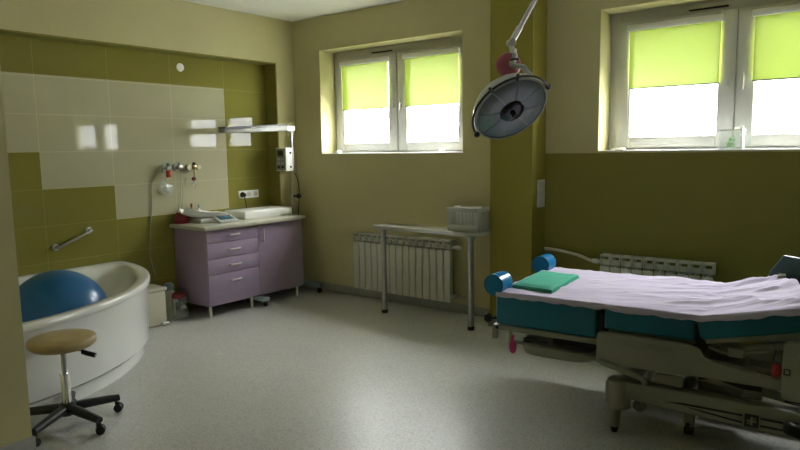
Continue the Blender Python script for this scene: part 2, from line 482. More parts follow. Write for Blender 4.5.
# ================================================================== WALL TABLE
t = thing('wall_table', 'narrow grey table on steel legs against the wall under the left window', 'table', (2.04, -.22, 0))
link('tabletop', prism(new(), [(1.47, -.445), (2.50, -.475), (2.535, -.465), (2.606, -.38), (2.606, -.25), (1.47, -.25)], 'z', .806, .84, .005), M['tablelam'], t)
link('edge_band', prism(new(), [(1.468, -.448), (2.50, -.478), (2.50, -.4745), (1.468, -.4445)], 'z', .808, .838, .001), M['steel'], t)
for x, y in ((1.555, -.395), (2.536, -.437)):
    b = new(); cyl(b, (x, y, .03), (x, y, .806), .025, seg=28); cyl(b, (x, y, .79), (x, y, .806), .042)
    lg = link('leg', b, M['steel'], t)
    b = new(); cyl(b, (x, y, .0), (x, y, .032), .029); link('foot', b, M['rubber'], lg)
for x in (1.7, 2.3):
    link('wall_bracket', prism(new(), [(-.001, .70), (-.001, .806), (-.40, .806), (-.40, .79), (-.03, .775)], 'x', x-.012, x+.012), M['steel'], t)

# basket with papers
bk = thing('basket', 'white slatted plastic basket holding papers at the pillar end of the table', 'basket', (2.44, -.31, .84))
b = new(); x0, x1, y0, y1, z0, z1 = 2.290, 2.590, -.415, -.20, .841, 1.035
box(b, x0+.012, x1-.012, y0+.012, y1-.012, z0, z0+.006)
for (xa, xb_, ya, yb2) in ((x0, x1, y0, y0+.006), (x0, x1, y1-.006, y1), (x0, x0+.006, y0, y1), (x1-.006, x1, y0, y1)):
    box(b, xa, xb_, ya, yb2, z1-.03, z1, .002); box(b, xa, xb_, ya, yb2, z0, z0+.055, .002)
for k in range(9):
    x = x0+.012+k*(x1-x0-.024)/8
    box(b, x-.008, x+.008, y0+.001, y0+.005, z0+.05, z1-.025); box(b, x-.008, x+.008, y1-.005, y1-.001, z0+.05, z1-.025)
for k in range(7):
    y = y0+.012+k*(y1-y0-.024)/6
    box(b, x0+.001, x0+.005, y-.009, y+.009, z0+.05, z1-.025); box(b, x1-.005, x1-.001, y-.009, y+.009, z0+.05, z1-.025)
link('body', b, M['lampgrey'], bk)
b = new(); box(b, x0-.006, x1+.006, y0-.006, y0+.002, z1-.008, z1+.004, .002); box(b, x0-.006, x1+.006, y1-.002, y1+.006, z1-.008, z1+.004, .002)
box(b, x0-.006, x0+.002, y0, y1, z1-.008, z1+.004, .002); box(b, x1-.002, x1+.006, y0, y1, z1-.008, z1+.004, .002)
link('rim', b, M['lampgrey'], bk)
for k, (tilt, dy, lab) in enumerate(((.10, -.34, 'front white paper folder sticking out of the basket'), (-.06, -.29, 'back white paper folder sticking out of the basket'))):
    b = new(); T = Matrix.Translation((2.44, dy, .94)) @ Matrix.Rotation(tilt, 4, 'Y') @ Matrix.Rotation(.15, 4, 'X')
    box(b, -.125, .125, -.01, .01, -.085, .098, .002, T=T)
    tag(link('paper_folder', b, M['paper'], at=(2.44, dy, .86)), lab, 'papers')

# ================================================================== PILLAR SWITCH, VENT, GRAB BAR, SOCKETS
sw = thing('switch_panel', 'white vertical triple switch plate on the lit side of the pillar', 'switch', (3.0, -.08, 1.16))
link('plate', box(new(), 2.999, 3.008, -.155, -.018, 1.045, 1.275, .004), M['bright'], sw)
for k in range(3):
    link('rocker', box(new(), 3.006, 3.013, -.138, -.035, 1.062+k*.071, 1.118+k*.071, .004), M['white'], sw)

b = new(); lathe(b, [(0, .012), (.03, .012), (.038, .008), (.04, 0), (0, 0)], 32, T=Matrix.Translation((TX, -1.321, 2.353)) @ Matrix.Rotation(PI/2, 4, 'Y'))
tag(link('vent_cover', b, M['bright'], at=(TX, -1.321, 2.353)), 'round white cover on the olive tile band above the gas outlets', 'cover')

g = thing('grab_bar', 'short slanting chrome grab bar on olive tiles above the bath', 'grab bar', (TX, -2.44, .83))
pa, pb = Vector((TX+.05, -2.60, .775)), Vector((TX+.05, -2.315, .887))
b = new(); tube(b, [pa+Vector((-.05, 0, 0)), pa+Vector((-.015, .004, .002)), pa+Vector((0, .02, .008)), pb-Vector((0, .02, .008)), pb+Vector((-.015, -.004, -.002)), pb+Vector((-.05, 0, 0))], .012, 14, 5)
link('bar', b, M['steel'], g)
for p in (pa, pb):
    b = new(); cyl(b, (TX, p.y, p.z), (TX+.012, p.y, p.z), .031, .028, 28); link('flange', b, M['handlemetal'], g)

so = thing('socket_strip', 'white triple wall socket on olive tiles above the changing mat', 'socket', (TX, -.56, 1.085))
link('plate', box(new(), TX, TX+.010, -.70, -.43, 1.045, 1.128, .004), M['bright'], so)
for k in range(3):
    y = -.655+k*.09
    b = new(); cyl(b, (TX+.009, y, 1.087), (TX+.013, y, 1.087), .026, seg=28); cyl(b, (TX+.012, y, 1.087), (TX+.0128, y, 1.087), .02)
    link('socket', b, M['cream_plastic'], so)
pc = thing('power_cord', 'black plug with its cord hanging from the left socket', 'cord', (TX+.02, -.655, 1.08))
b = new(); cyl(b, (TX+.014, -.655, 1.087), (TX+.052, -.655, 1.083), .030, .020, 20); link('plug', b, M['rubber'], pc)
b = new(); tube(b, [(TX+.045, -.655, 1.08), (TX+.055, -.655, 1.04), (TX+.05, -.64, .97), (TX+.04, -.62, .905), (TX+.03, -.50, .872), (TX+.02, -.40, .872)], .0045, 8)
link('cord', b, M['rubber'], pc)

# ================================================================== CABINET
cb = thing('cabinet', 'lilac cabinet with four drawers, a door and pale worktop', 'cabinet', (.09, -.9, 0))
CX = .35; CY0, CY1 = -1.49, -.285; ZB, ZC = .105, .826
b = new()
box(b, TX+.004, CX-.02, CY0, CY0+.018, ZB, ZC, .001); box(b, TX+.004, CX-.02, CY1-.018, CY1, ZB, ZC, .001)
box(b, TX+.004, CX-.02, CY0+.018, CY1-.018, ZB, ZB+.018); box(b, TX+.004, TX+.012, CY0+.018, CY1-.018, ZB+.018, ZC)
box(b, TX+.012, CX-.02, -.895, -.877, ZB+.018, ZC); box(b, TX+.012, CX-.022, CY0+.018, CY1-.018, ZC-.018, ZC)
link('carcass', b, M['purple_side'], cb)
link('worktop', box(new(), TX+.003, .40, -1.54, -.272, ZC, .862, .006), M['laminate'], cb)
zz = [ZC-.004, .697, .548, .400, ZB]
for k in range(4):
    d = link('drawer', box(new(), CX-.0195, CX, CY0+.002, -.888, zz[k+1]+.0025, zz[k]-.0025, .0015), M['purple'], cb)
    zc = (zz[k]+zz[k+1])/2 if k < 3 else zz[k]-.075
    b = new(); y = (CY0-.888)/2
    tube(b, [(CX-.001, y-.058, zc), (CX+.02, y-.058, zc), (CX+.028, y-.048, zc), (CX+.028, y+.048, zc), (CX+.02, y+.058, zc), (CX-.001, y+.058, zc)], .0075, 10, 4)
    link('handle', b, M['handlemetal'], d)
d = link('door', box(new(), CX-.0195, CX, -.884, CY1-.002, ZB+.0025, ZC-.0065, .0015), M['purple'], cb)
b = new(); y = -.838
tube(b, [(CX-.001, y, .655), (CX+.02, y, .655), (CX+.028, y, .665), (CX+.028, y, .765), (CX+.02, y, .775), (CX-.001, y, .775)], .0075, 10, 4)
link('handle', b, M['handlemetal'], d)
for (x, y) in ((.33, CY0+.018), (.33, -.985), (.33, -.375), (-.14, CY0+.02), (-.14, -.375)):
    link('leg', box(new(), x-.011, x+.011, y-.011, y+.011, 0, ZB+.001, .003), M['cream_plastic'], cb)

# changing mat / white slab
b = new(); box(b, -.12, .21, -.925, -.290, .863, .945, .012, 3)
cm = tag(link('changing_mat', b, M['bright'], at=(.04, -.6, .863)), 'thick white baby changing mat on the right half of the worktop', 'mat')

# baby scale
sc_ = thing('baby_scale', 'white scoop baby scale with blue display on left half of worktop', 'scale', (-.02, -1.2, .863))
b = new(); box(b, -.10, .09, -1.36, -1.05, .863, .903, .010); link('base', b, M['white'], sc_)
def tray(s, q):
    y = -1.50+s*.50; w = .135
    w *= min(1, (s*5+.10))**.5*min(1, ((1-s)*4+.12))**.5
    c = (q-.5)*2
    x = .0+c*w
    z = .908+.060*c*c*min(1, (1-s)*1.8+.25)+.055*max(0, (.5-s)/.5)**2
    return Vector((x, y, z))
b = new(); grid(b, tray, 26, 18, .006); link('tray', b, M['bright'], sc_, sharp=60)
b = new(); T = Matrix.Translation((.185, -1.14, .888)) @ Matrix.Rotation(.35, 4, 'Y')
box(b, -.065, .075, -.115, .105, -.012, .016, .006, T=T); box(b, -.05, .05, -.08, .07, -.028, -.01, T=T)
ds = link('display_unit', b, M['lampgrey'], sc_)
b = new(); box(b, -.050, .030, -.085, .075, .0155, .0185, .001, T=T); link('screen', b, M['screen'], ds)
for k in range(4): link('button', cyl(new(), T @ Vector((.052, -.06+k*.04, .014)), T @ Vector((.052, -.06+k*.04, .019)), .008, seg=12), M['bluegrey'], ds)

# red bag and two small bottles
b = new()
def bag(s, q):
    a = 2*PI*s; z = .863+.105*q
    r = (.062, .066, .055, .05)[min(3, int(q*3.99))]*(1-.25*q**3)*(1+.10*noise.noise(Vector((math.cos(a)*1.5, math.sin(a)*1.5, q*4))))
    return Vector((-.095+r*math.cos(a)*.8, -1.445+r*math.sin(a)*1.2, z+.01*math.sin(3*a)*q))
grid(b, bag, 28, 10); bmesh.ops.remove_doubles(b, verts=b.verts, dist=.0005)
bmesh.ops.holes_fill(b, edges=b.edges); bmesh.ops.recalc_face_normals(b, faces=b.faces)
tag(link('red_bag', b, M['redbag'], at=(-.095, -1.445, .863), sharp=80), 'crumpled red bag standing behind the scale tray on the worktop', 'bag')
def small_bottle(label, y, h, capm, body):
    o = thing('small_bottle', label, 'bottle', (-.135, y, .863), 'small bottles on the worktop')
    b = new(); lathe(b, [(0, 0), (.016, 0), (.018, .006), (.018, h*.6), (.009, h*.75), (.008, h*.8), (0, h*.8)], 20, center=(-.135, y, .863)); link('body', b, body, o)
    b = new(); lathe(b, [(0, h*.78), (.010, h*.78), (.010, h), (0, h)], 16, center=(-.135, y, .863)); link('cap', b, capm, o)
small_bottle('slim bottle with dark red cap behind the scale, nearer the red bag', -1.30, .18, M['darkred'], M['clear'])
small_bottle('slim pale bottle with grey cap behind the scale, right of the dark red capped one', -1.215, .165, M['bluegrey'], M['white'])

# ================================================================== WALL GAS OUTLETS
def valve_unit(name, label, y, z, bodym, capm, jarm, big=1):
    o = thing(name, label, 'gas outlet', (TX, y, z), 'gas outlets on the tiles')
    b = new(); cyl(b, (TX, y, z), (TX+.018, y, z), .034*big, .030*big, 24); link('wall_plate', b, M['lampgrey'], o)
    b = new(); cyl(b, (TX+.018, y, z), (TX+.085, y, z), .013, .013, 16); box(b, TX+.055, TX+.095, y-.022, y+.022, z-.016, z+.022, .006); link('body', b, bodym, o)
    b = new(); cyl(b, (TX+.075, y, z+.02), (TX+.075, y, z+.05), .017, .015, 16); link('knob', b, capm, o)
    if jarm:
        b = new(); lathe(b, [(0, -.085), (.022, -.085), (.026, -.075), (.026, -.03), (.018, -.016), (0, -.016)], 20, center=(TX+.075, y, z)); link('jar', b, jarm, o)
    return o
valve_unit('oxygen_flowmeter', 'leftmost wall gas outlet on the tiles, teal knob and red lower cup', -1.555, 1.395, M['lampgrey'], M['tealcap'], M['orangered'])
valve_unit('suction_outlet', 'plain grey wall gas outlet between the red-cupped and brass ones', -1.435, 1.40, M['steel'], M['bluegrey'], None)
o = valve_unit('vacuum_regulator', 'brass and cream regulator with gauges, rightmost of the wall gas outlets', -1.275, 1.395, M['brass'], M['rubber'], None)
for dy in (-.055, .055):
    b = new(); cyl(b, (TX+.06, -1.275, 1.395), (TX+.06, -1.295+dy, 1.405), .009, seg=12)
    cyl(b, (TX+.045, -1.275+dy, 1.397), (TX+.08, -1.275+dy, 1.397), .030, .028, 24); link('gauge', b, M['brass'], o)
    b = new(); cyl(b, (TX+.080, -1.275+dy, 1.397), (TX+.083, -1.275+dy, 1.397), .024, seg=24); link('gauge_face', b, M['cream_plastic'], o)
b = new(); cyl(b, (TX+.075, -1.275, 1.32), (TX+.075, -1.275, 1.38), .007, seg=12); link('spindle', b, M['brass'], o)
# clear packet hanging, tag, tubes
b = new()
T = Matrix.Translation((TX+.035, -1.565, 1.20)) @ Matrix.Rotation(-.5, 4, 'X')
def packet(s, q):
    e = math.sin(PI*s)*math.sin(PI*q)
    return T @ Vector((.012*e*(1+.6*noise.noise(Vector((s*5, q*5, 1)))), (s-.5)*.15, (q-.5)*.12))
grid(b, packet, 14, 14, .003)
mk = thing('mask_packet', 'clear packet with breathing mask hanging under the leftmost gas outlet', 'packet', (TX+.03, -1.575, 1.27), None)
link('wrapper', b, M['clear'], mk, sharp=80)
b = new(); ball(b, (0, .005, -.005), .03, (.35, 1.5, .75), 20, T=T); link('mask', b, M['lampgrey'], mk)
b = new(); tube(b, [(TX+.07, -1.555, 1.31), (TX+.05, -1.56, 1.29), (TX+.04, -1.565, 1.25)], .002, 6); link('string', b, M['white'], mk)
tg = thing('hose_tag', 'small dark red coupling on a cord below the brass regulator', 'coupling', (TX+.06, -1.285, 1.29))
b = new(); box(b, TX+.045, TX+.075, -1.290, -1.255, 1.268, 1.30, .005); link('coupling', b, M['darkred'], tg)
b = new(); tube(b, [(TX+.072, -1.275, 1.322), (TX+.065, -1.273, 1.31), (TX+.06, -1.272, 1.295)], .004, 8); link('cord', b, M['rubber'], tg)
b = new(); tube(b, [(TX+.06, -1.272, 1.27), (TX+.05, -1.29, 1.22), (TX+.05, -1.272, 1.195), (TX+.05, -1.255, 1.22), (TX+.06, -1.268, 1.265)], .006, 8); link('loop', b, M['clear'], tg)
def hose(label, pts, r, m):
    b = new(); tube(b, pts, r, 8); return tag(link('hose', b, m, at=pts[0]), label, 'hose', 'hoses below the gas outlets')
hose('long grey hose hanging from the leftmost outlet down to behind the bath',
     [(TX+.06, -1.575, 1.398), (TX+.03, -1.64, 1.36), (TX+.012, -1.70, 1.25), (TX+.012, -1.71, 1.05), (TX+.012, -1.74, .85), (TX+.012, -1.76, .6), (TX+.015, -1.72, .40)], .0045, M['bedwhite'])
hose('thin clear hose hanging from the grey outlet down to the worktop',
     [(TX+.075, -1.435, 1.385), (TX+.05, -1.41, 1.32), (TX+.02, -1.40, 1.2), (TX+.02, -1.42, 1.05), (TX+.02, -1.47, .93), (TX+.02, -1.48, .87)], .005, M['clear'])
hose('thin clear hose hanging from the brass regulator down to the worktop',
     [(TX+.05, -1.30, 1.375), (TX+.02, -1.36, 1.30), (TX+.02, -1.385, 1.10), (TX+.02, -1.41, .96), (TX+.02, -1.40, .88)], .005, M['clear'])

# ================================================================== INFANT WARMER (stand behind the cabinet)
wm = thing('radiant_warmer', 'white infant warmer lamp on a steel post beside the lilac cabinet', 'lamp', (.15, -.215, 0))
px, py = .15, -.215
b = new(); cyl(b, (px, py, .08), (px, py, 1.74), .017, seg=20); link('post', b, M['steel'], wm)
b = new(); tube(b, [(px, py, 1.74), (px-.005, py-.005, 1.765), (px-.005, py-.01, 1.775)], .017, 12); link('post_elbow', b, M['bright'], wm)
b = new(); box(b, px-.045, px+.040, -.33, -.185, 1.748, 1.808, .012, 3); link('arm_housing', b, M['bright'], wm)
b = new(); prism(b, [(-.30, 1.750), (-.30, 1.812), (-1.10, 1.768), (-1.12, 1.755), (-1.12, 1.728), (-1.10, 1.722)], 'x', px-.05, px+.045, .006)
hd = link('heater_hood', b, M['hood'], wm)
b = new(); prism(b, [(-.30, 1.811), (-.30, 1.822), (-1.11, 1.779), (-1.11, 1.767)], 'x', px-.058, px+.053); link('top_cover', b, M['rubber'], hd)
b = new(); box(b, -.0, .165, -.310, -.197, 1.325, 1.575, .008); bx = link('control_box', b, M['bright'], wm)
b = new(); box(b, .008, .157, -.314, -.309, 1.335, 1.565, .002); pn = link('control_panel', b, M['hood'], bx)
b = new(); box(b, .035, .12, -.317, -.313, 1.49, 1.545, .001); link('display', b, M['rubber'], pn)
for k in range(6):
    link('button', box(new(), .03+(k % 2)*.06, .07+(k % 2)*.06, -.317, -.313, 1.355+(k//2)*.042, 1.382+(k//2)*.042, .001), M['slot'] if k < 2 else M['lampgrey'], pn)
for z in (1.37, 1.52): link('side_screw', cyl(new(), (.164, -.25, z), (.171, -.25, z), .012, seg=16), M['slot'], bx)
b = new(); cyl(b, (px+.01, py, 1.055), (px+.085, py, 1.055), .012, seg=14); ball(b, (px+.085, py, 1.055), .028, seg=18); link('clamp_knob', b, M['rubber'], wm)
b = new()
box(b, .10, .455, -.165, -.100, .060, .112, .012); box(b, .10, .18, -.90, -.105, .055, .095, .012); box(b, .10, .445, -.925, -.845, .055, .095, .012); box(b, .12, .18, -.245, -.15, .058, .14, .01)
link('base_frame', b, M['bluegrey'], wm)
for x, y in ((.43, -.135), (.415, -.885), (.14, -.86)):
    b = new(); cyl(b, (x, y-.012, .026), (x, y+.012, .026), .026, seg=20); cyl(b, (x, y, .028), (x, y, .075), .008, seg=10); link('caster', b, M['rubber'], wm)
# cord of the warmer, dangling by the post
b = new(); tube(b, [(.14, -.20, 1.33), (.165, -.165, 1.25), (.19, -.16, 1.12), (.18, -.16, 1.0), (.165, -.162, .8), (.17, -.162, .4), (.185, -.16, .13)], .004, 8)
link('cable', b, M['rubber'], wm)

# ================================================================== BATH
bt = thing('corner_bath', 'white quarter-round corner bath against the tiled recess', 'bath', (.4, -3.1, 0))
AX, AY = TX+.003, YN+.003
def arc(r, n=40, a0=0, a1=PI/2): return [(AX+r*math.cos(a0+(a1-a0)*k/n), AY+r*math.sin(a0+(a1-a0)*k/n)) for k in range(n+1)]
ZR = .585
prism(b := new(), [(AX, AY)]+arc(1.582), 'z', 0, .11); link('plinth', b, M['acrylic'], bt)
prism(b := new(), [(AX, AY)]+arc(1.603), 'z', .096, .109); link('shadow_strip', b, M['skirt'], bt)  # grey ring added to draw the shadow line under the apron
b = new()
def apron(s, q):
    a = s*PI/2; prof = [(1.60, .108), (1.620, .113), (1.622, .30), (1.626, .50), (1.628, ZR-.035)]
    k = q*(len(prof)-1); i = min(int(k), len(prof)-2); f = k-i
    r = prof[i][0]*(1-f)+prof[i+1][0]*f; z = prof[i][1]*(1-f)+prof[i+1][1]*f
    return Vector((AX+r*math.cos(a), AY+r*math.sin(a), z))
grid(b, apron, 48, 4, .01); link('apron', b, M['acrylic'], bt, sharp=50)
# rim and basin: one continuous moulded shell, ring of profiles around the quarter-round outline
def outline(s, inset):
    """closed quarter-round outline with rounded corners, s in 0..1"""
    r = 1.652-inset; x0 = AX+inset; y0 = AY+inset; rc = max(.06, .22 if inset > .05 else .02)
    pts = []
    R_ = r
    # start on wall side going along straight sides then the arc
    a1 = math.asin(min(.99, (inset)/R_)); 
    for k in range(41):
        a = a1+(PI/2-2*a1)*k/40; pts.append((AX+R_*math.cos(a), AY+R_*math.sin(a)))
    for k in range(1, 12): pts.append((x0, pts[40][1]+(y0-pts[40][1])*k/12))
    pts.append((x0, y0))
    for k in range(1, 12): pts.append((x0+(pts[0][0]-x0)*k/12, y0))
    return pts
def rounded(inset, it):
    p = [Vector((a, c)) for a, c in outline(0, inset)]
    for _ in range(it):
        p = [(p[i-1]+2*p[i]+p[(i+1) % len(p)])/4 for i in range(len(p))]
    return p
rings = [(0, ZR-.040, 0), (0, ZR-.012, 0), (.008, ZR-.002, 0), (.02, ZR, 0), (.075, ZR-.002, 3), (.095, ZR-.012, 8), (.105, ZR-.03, 14),
         (.125, ZR-.12, 22), (.16, ZR-.28, 30), (.20, ZR-.42, 36), (.26, .085, 44), (.36, .066, 50), (.50, .062, 50)]
b = new(); VR = []
for ins, z, it in rings: VR.append([b.verts.new((p.x, p.y, z)) for p in rounded(ins, it)])
n = len(VR[0])
for A_, B_ in zip(VR, VR[1:]):
    for k in range(n): b.faces.new((A_[k], A_[(k+1) % n], B_[(k+1) % n], B_[k]))
b.faces.new(VR[-1])
bmesh.ops.recalc_face_normals(b, faces=b.faces)
link('basin', b, M['acrylic'], bt, sharp=60)
b = new(); grid(b, lambda s, q: Vector((AX+(1.633+.003*q)*math.cos(s*PI/2), AY+(1.633+.003*q)*math.sin(s*PI/2), ZR-.055+.012*q)), 48, 1, .006)
link('rim_lip', b, M['acrylic'], bt)

# gym ball in the bath
gb = thing('gym_ball', 'big blue exercise ball lying in the bath', 'ball', (.64, -2.975, .07))
b = new(); ball(b, (.64, -2.975, .392), .336, (1, 1, .985), 64); link('ball', b, M['blue'], gb, sharp=80)
b = new(); cyl(b, (.64, -2.975-.338, .39), (.64, -2.975-.325, .39), .012); link('valve_plug', b, M['white'], gb)

# ================================================================== STOOL
SX, SY = 1.660, -3.415
st = thing('swivel_stool', 'round tan swivel stool on five black casters in front of bath', 'stool', (SX, SY, 0))
b = new(); lathe(b, [(0, .455), (.13, .455), (.155, .462), (.174, .478), (.180, .497), (.175, .514), (.158, .523), (.10, .527), (0, .528)], 48, center=(SX, SY, 0)); link('seat', b, M['tan'], st, sharp=60)
b = new(); cyl(b, (SX, SY, .425), (SX, SY, .456), .03, .09, 24); link('seat_plate', b, M['rubber'], st)
b = new(); cyl(b, (SX, SY, .10), (SX, SY, .30), .0255, seg=24); cyl(b, (SX, SY, .298), (SX, SY, .31), .029); pst = link('gas_column', b, M['chrome'], st)
b = new(); cyl(b, (SX, SY, .30), (SX, SY, .43), .0145, seg=20); link('piston', b, M['steel'], st)
dl = Vector((.75, .55, 0)).normalized()
b = new(); tube(b, [(SX, SY, .44), Vector((SX, SY, .44))+dl*.10, Vector((SX, SY, .425))+dl*.135], .006, 8, 3)
link('lever', b, M['rubber'], st)
b = new(); p = Vector((SX, SY, .432))+dl*.11; tube(b, [p, p+dl*.03+Vector((0, 0, -.010)), p+dl*.075+Vector((0, 0, -.022))], .014, 10); link('lever_grip', b, M['rubber'], st)
b = new(); lathe(b, [(0, .065), (.045, .065), (.05, .08), (.045, .125), (.03, .135), (0, .135)], 30, center=(SX, SY, 0)); link('base_hub', b, M['rubber'], st)
for k in range(5):
    a = math.radians((8, 80, 150, 224, 300)[k]); d = Vector((math.cos(a), math.sin(a), 0)); s = Vector((-d.y, d.x, 0))
    c = Vector((SX, SY, 0)); R5 = .268
    b = new()
    def arm(sx, q, d=d, s=s, c=c):
        L = .03+sx*(R5-.012); w = .032*(1-.35*sx); zt = .128-.025*sx**1.5; zb2 = .076-.012*sx
        ang = 2*PI*q
        return c+d*L+s*(w*math.cos(ang))+Vector((0, 0, (zt+zb2)/2+(zt-zb2)/2*math.sin(ang)))
    grid(b, arm, 12, 16); bmesh.ops.remove_doubles(b, verts=b.verts, dist=.0001); bmesh.ops.holes_fill(b, edges=b.edges)
    bmesh.ops.recalc_face_normals(b, faces=b.faces)
    lg = link('base_leg', b, M['rubber'], st, sharp=50)
    b = new(); e = c+d*R5; a2 = a+(.9, -.6, .4, 1.2, -.3)[k]; sd = Vector((-math.sin(a2), math.cos(a2), 0))
    o_ = Vector((math.cos(a2), math.sin(a2), 0))*.012
    for q in (-1, 1): cyl(b, e+o_+sd*(q*.006)+Vector((0, 0, .026)), e+o_+sd*(q*.022)+Vector((0, 0, .026)), .026, .024, 20)
    cyl(b, e+Vector((0, 0, .03)), e+Vector((0, 0, .085)), .009, seg=12); ball(b, e+o_+Vector((0, 0, .038)), .022, seg=14)
    link('caster', b, M['rubber'], lg)

# ================================================================== BIN AND FLOOR BOTTLES
bn = thing('pedal_bin', 'cream pedal bin between the bath and the lilac cabinet', 'bin', (.12, -1.93, 0))
b = new(); prism(b, [(-.035, -2.02), (.185, -2.02), (.185, -1.83), (-.035, -1.83)], 'z', .0, .310, .018); link('body', b, M['cream_plastic'], bn)
b = new(); box(b, -.042, .195, -2.03, -1.82, .310, .345, .012, 3); link('lid', b, M['cream_plastic'], bn)
b = new(); box(b, .175, .23, -1.90, -1.835, .012, .035, .006); link('pedal', b, M['white'], bn)
def can(name, label, x, y, h, r, bodym, capm):
    o = thing(name, label, 'bottle', (x, y, 0), 'bottles on the floor by the cabinet')
    b = new(); lathe(b, [(0, 0), (r, 0), (r+.003, .01), (r+.002, h*.72), (r*.7, h*.82), (r*.5, h*.86), (0, h*.86)], 28, center=(x, y, 0)); link('body', b, bodym, o)
    b = new(); lathe(b, [(0, h*.80), (r*.98, h*.80), (r*.98, h*.93), (r*.6, h), (0, h)], 24, center=(x, y, 0)); link('cap', b, capm, o)
can('floor_bottle', 'red-capped greenish bottle on the floor at the cabinet side', .12, -1.66, .255, .066, M['clear'], M['darkred'])
can('floor_bottle', 'tall grey-capped bottle on the floor behind the red-capped one', -.05, -1.655, .32, .05, M['cream_plastic'], M['bluegrey'])

# ================================================================== SILL ITEMS
jr = thing('glass_jar', 'clear square jar with green contents on sill of the right window', 'jar', (4.40, .055, 1.51))
b = new()
jx0, jx1, jy0, jy1, jz0, jz1 = 4.325, 4.475, -.0, .11, 1.511, 1.645
for q in ((jx0, jx1, jy0, jy0+.003), (jx0, jx1, jy1-.003, jy1), (jx0, jx0+.003, jy0, jy1), (jx1-.003, jx1, jy0, jy1)): box(b, *q, jz0, jz1)
box(b, jx0, jx1, jy0, jy1, jz0, jz0+.004); link('body', b, M['clear'], jr)
b = new(); box(b, jx0-.004, jx1+.004, jy0-.004, jy0+.003, jz1-.006, jz1+.003, .002); box(b, jx0-.004, jx1+.004, jy1-.003, jy1+.004, jz1-.006, jz1+.003, .002)
box(b, jx0-.004, jx0+.003, jy0, jy1, jz1-.006, jz1+.003, .002); box(b, jx1-.003, jx1+.004, jy0, jy1, jz1-.006, jz1+.003, .002); link('rim', b, M['bright'], jr)
b = new()
for k in range(9): ball(b, (random.uniform(jx0+.05, jx1-.04), random.uniform(jy0+.03, jy1-.03), 1.532+random.random()*.05), .015, (1, 1, .8), 10)
link('contents', b, M['greenstuff'], jr)
b = new(); tube(b, [(4.467, .01, 1.60), (4.472, .01, 1.648), (4.46, .02, 1.664), (4.43, .03, 1.655), (4.42, .04, 1.648)], .008, 8); link('gauze', b, M['bright'], jr)
def sill_box(label, x, y, w, h):
    b = new(); box(b, x-w/2, x+w/2, y-.02, y+.02, 1.510, 1.510+h, .006, 3); cyl(b, (x+w/2-.002, y, 1.510+h/2), (x+w/2+.012, y, 1.510+h/2), h*.3, seg=14)
    tag(link('small_bottle', b, M['bright'], at=(x, y, 1.51)), label, 'bottle', 'small white bottles on the left sill')
sill_box('tiny white bottle lying at the left end of the left window sill', .545, .10, .055, .030)
sill_box('tiny white bottle lying near the right end of the left window sill', 1.885, .10, .050, .040)
b = new(); box(b, 3.52, 3.62, .10, .14, 1.510, 1.526, .005)
tag(link('sill_packet', b, M['paper'], at=(3.57, .12, 1.51)), 'flat pale packet at the left end of the right window sill', 'packet')

# ================================================================== SURGICAL LAMP
LC = Vector((3.623, -1.779, 1.754)); LN = Vector((0.651, -0.338, -0.680)).normalized()
RL = LN.to_track_quat('Z', 'Y').to_matrix().to_4x4(); TL = Matrix.Translation(LC) @ RL
MX, MY = 3.845, -1.456
lp = thing('surgical_lamp', 'round grey surgical lamp hanging over the bed from a jointed arm', 'lamp', (MX, MY, H))
Rl = .207
b = new(); lathe(b, [(Rl, .004), (Rl+.012, .0), (Rl+.013, -.02), (Rl, -.055), (Rl*.86, -.095), (Rl*.6, -.125), (.07, -.14), (0, -.142)], 56, T=TL)
dm = link('dome', b, M['lampgrey'], lp, sharp=50)
b = new(); lathe(b, [(0, .012), (Rl*.34, .012), (Rl*.6, .010), (Rl*.95, .004), (Rl, -.004), (0, -.005)], 56, T=TL)
fc = link('lamp_face', b, M['lampface'], lp, sharp=50)
b = new()
for k in range(8):
    a = 2*PI*k/8+.2; d = Vector((math.cos(a), math.sin(a), 0))
    cyl(b, TL @ (d*.075+Vector((0, 0, .0125))), TL @ (d*(Rl-.004)+Vector((0, 0, .006))), .0022, seg=6)
link('facet_ribs', b, M['bluegrey'], fc)
b = new(); lathe(b, [(0, .030), (.045, .030), (.066, .022), (.074, .010), (.074, 0), (0, 0)], 40, T=TL); ct = link('center_lens', b, M['lens'], lp)
b = new(); lathe(b, [(0, .055), (.012, .054), (.017, .045), (.017, .028), (0, .028)], 24, T=TL); link('center_handle', b, M['slot'], ct)
# black handling bow around upper rim
b = new()
upL = RL.inverted().to_3x3() @ Vector((-0.457, -0.295, 0.839)); a0 = math.atan2(upL.y, upL.x)
pts = []
for k in range(25):
    a = a0+math.radians(-92+184*k/24); pts.append(TL @ Vector((math.cos(a)*(Rl+.026), math.sin(a)*(Rl+.026), .004)))
tube(b, pts, .0065, 8, 2)
bow = link('handle_bow', b, M['rubber'], lp)
for k in (0, 24): link('bow_knob', ball(new(), pts[k], .017, seg=14), M['rubber'], bow)
for k in (8, 13):
    d = (pts[k]-LC).normalized(); link('bow_clip', cyl(new(), pts[k]-d*.02, pts[k]+d*.018, .009, seg=10), M['rubber'], bow)
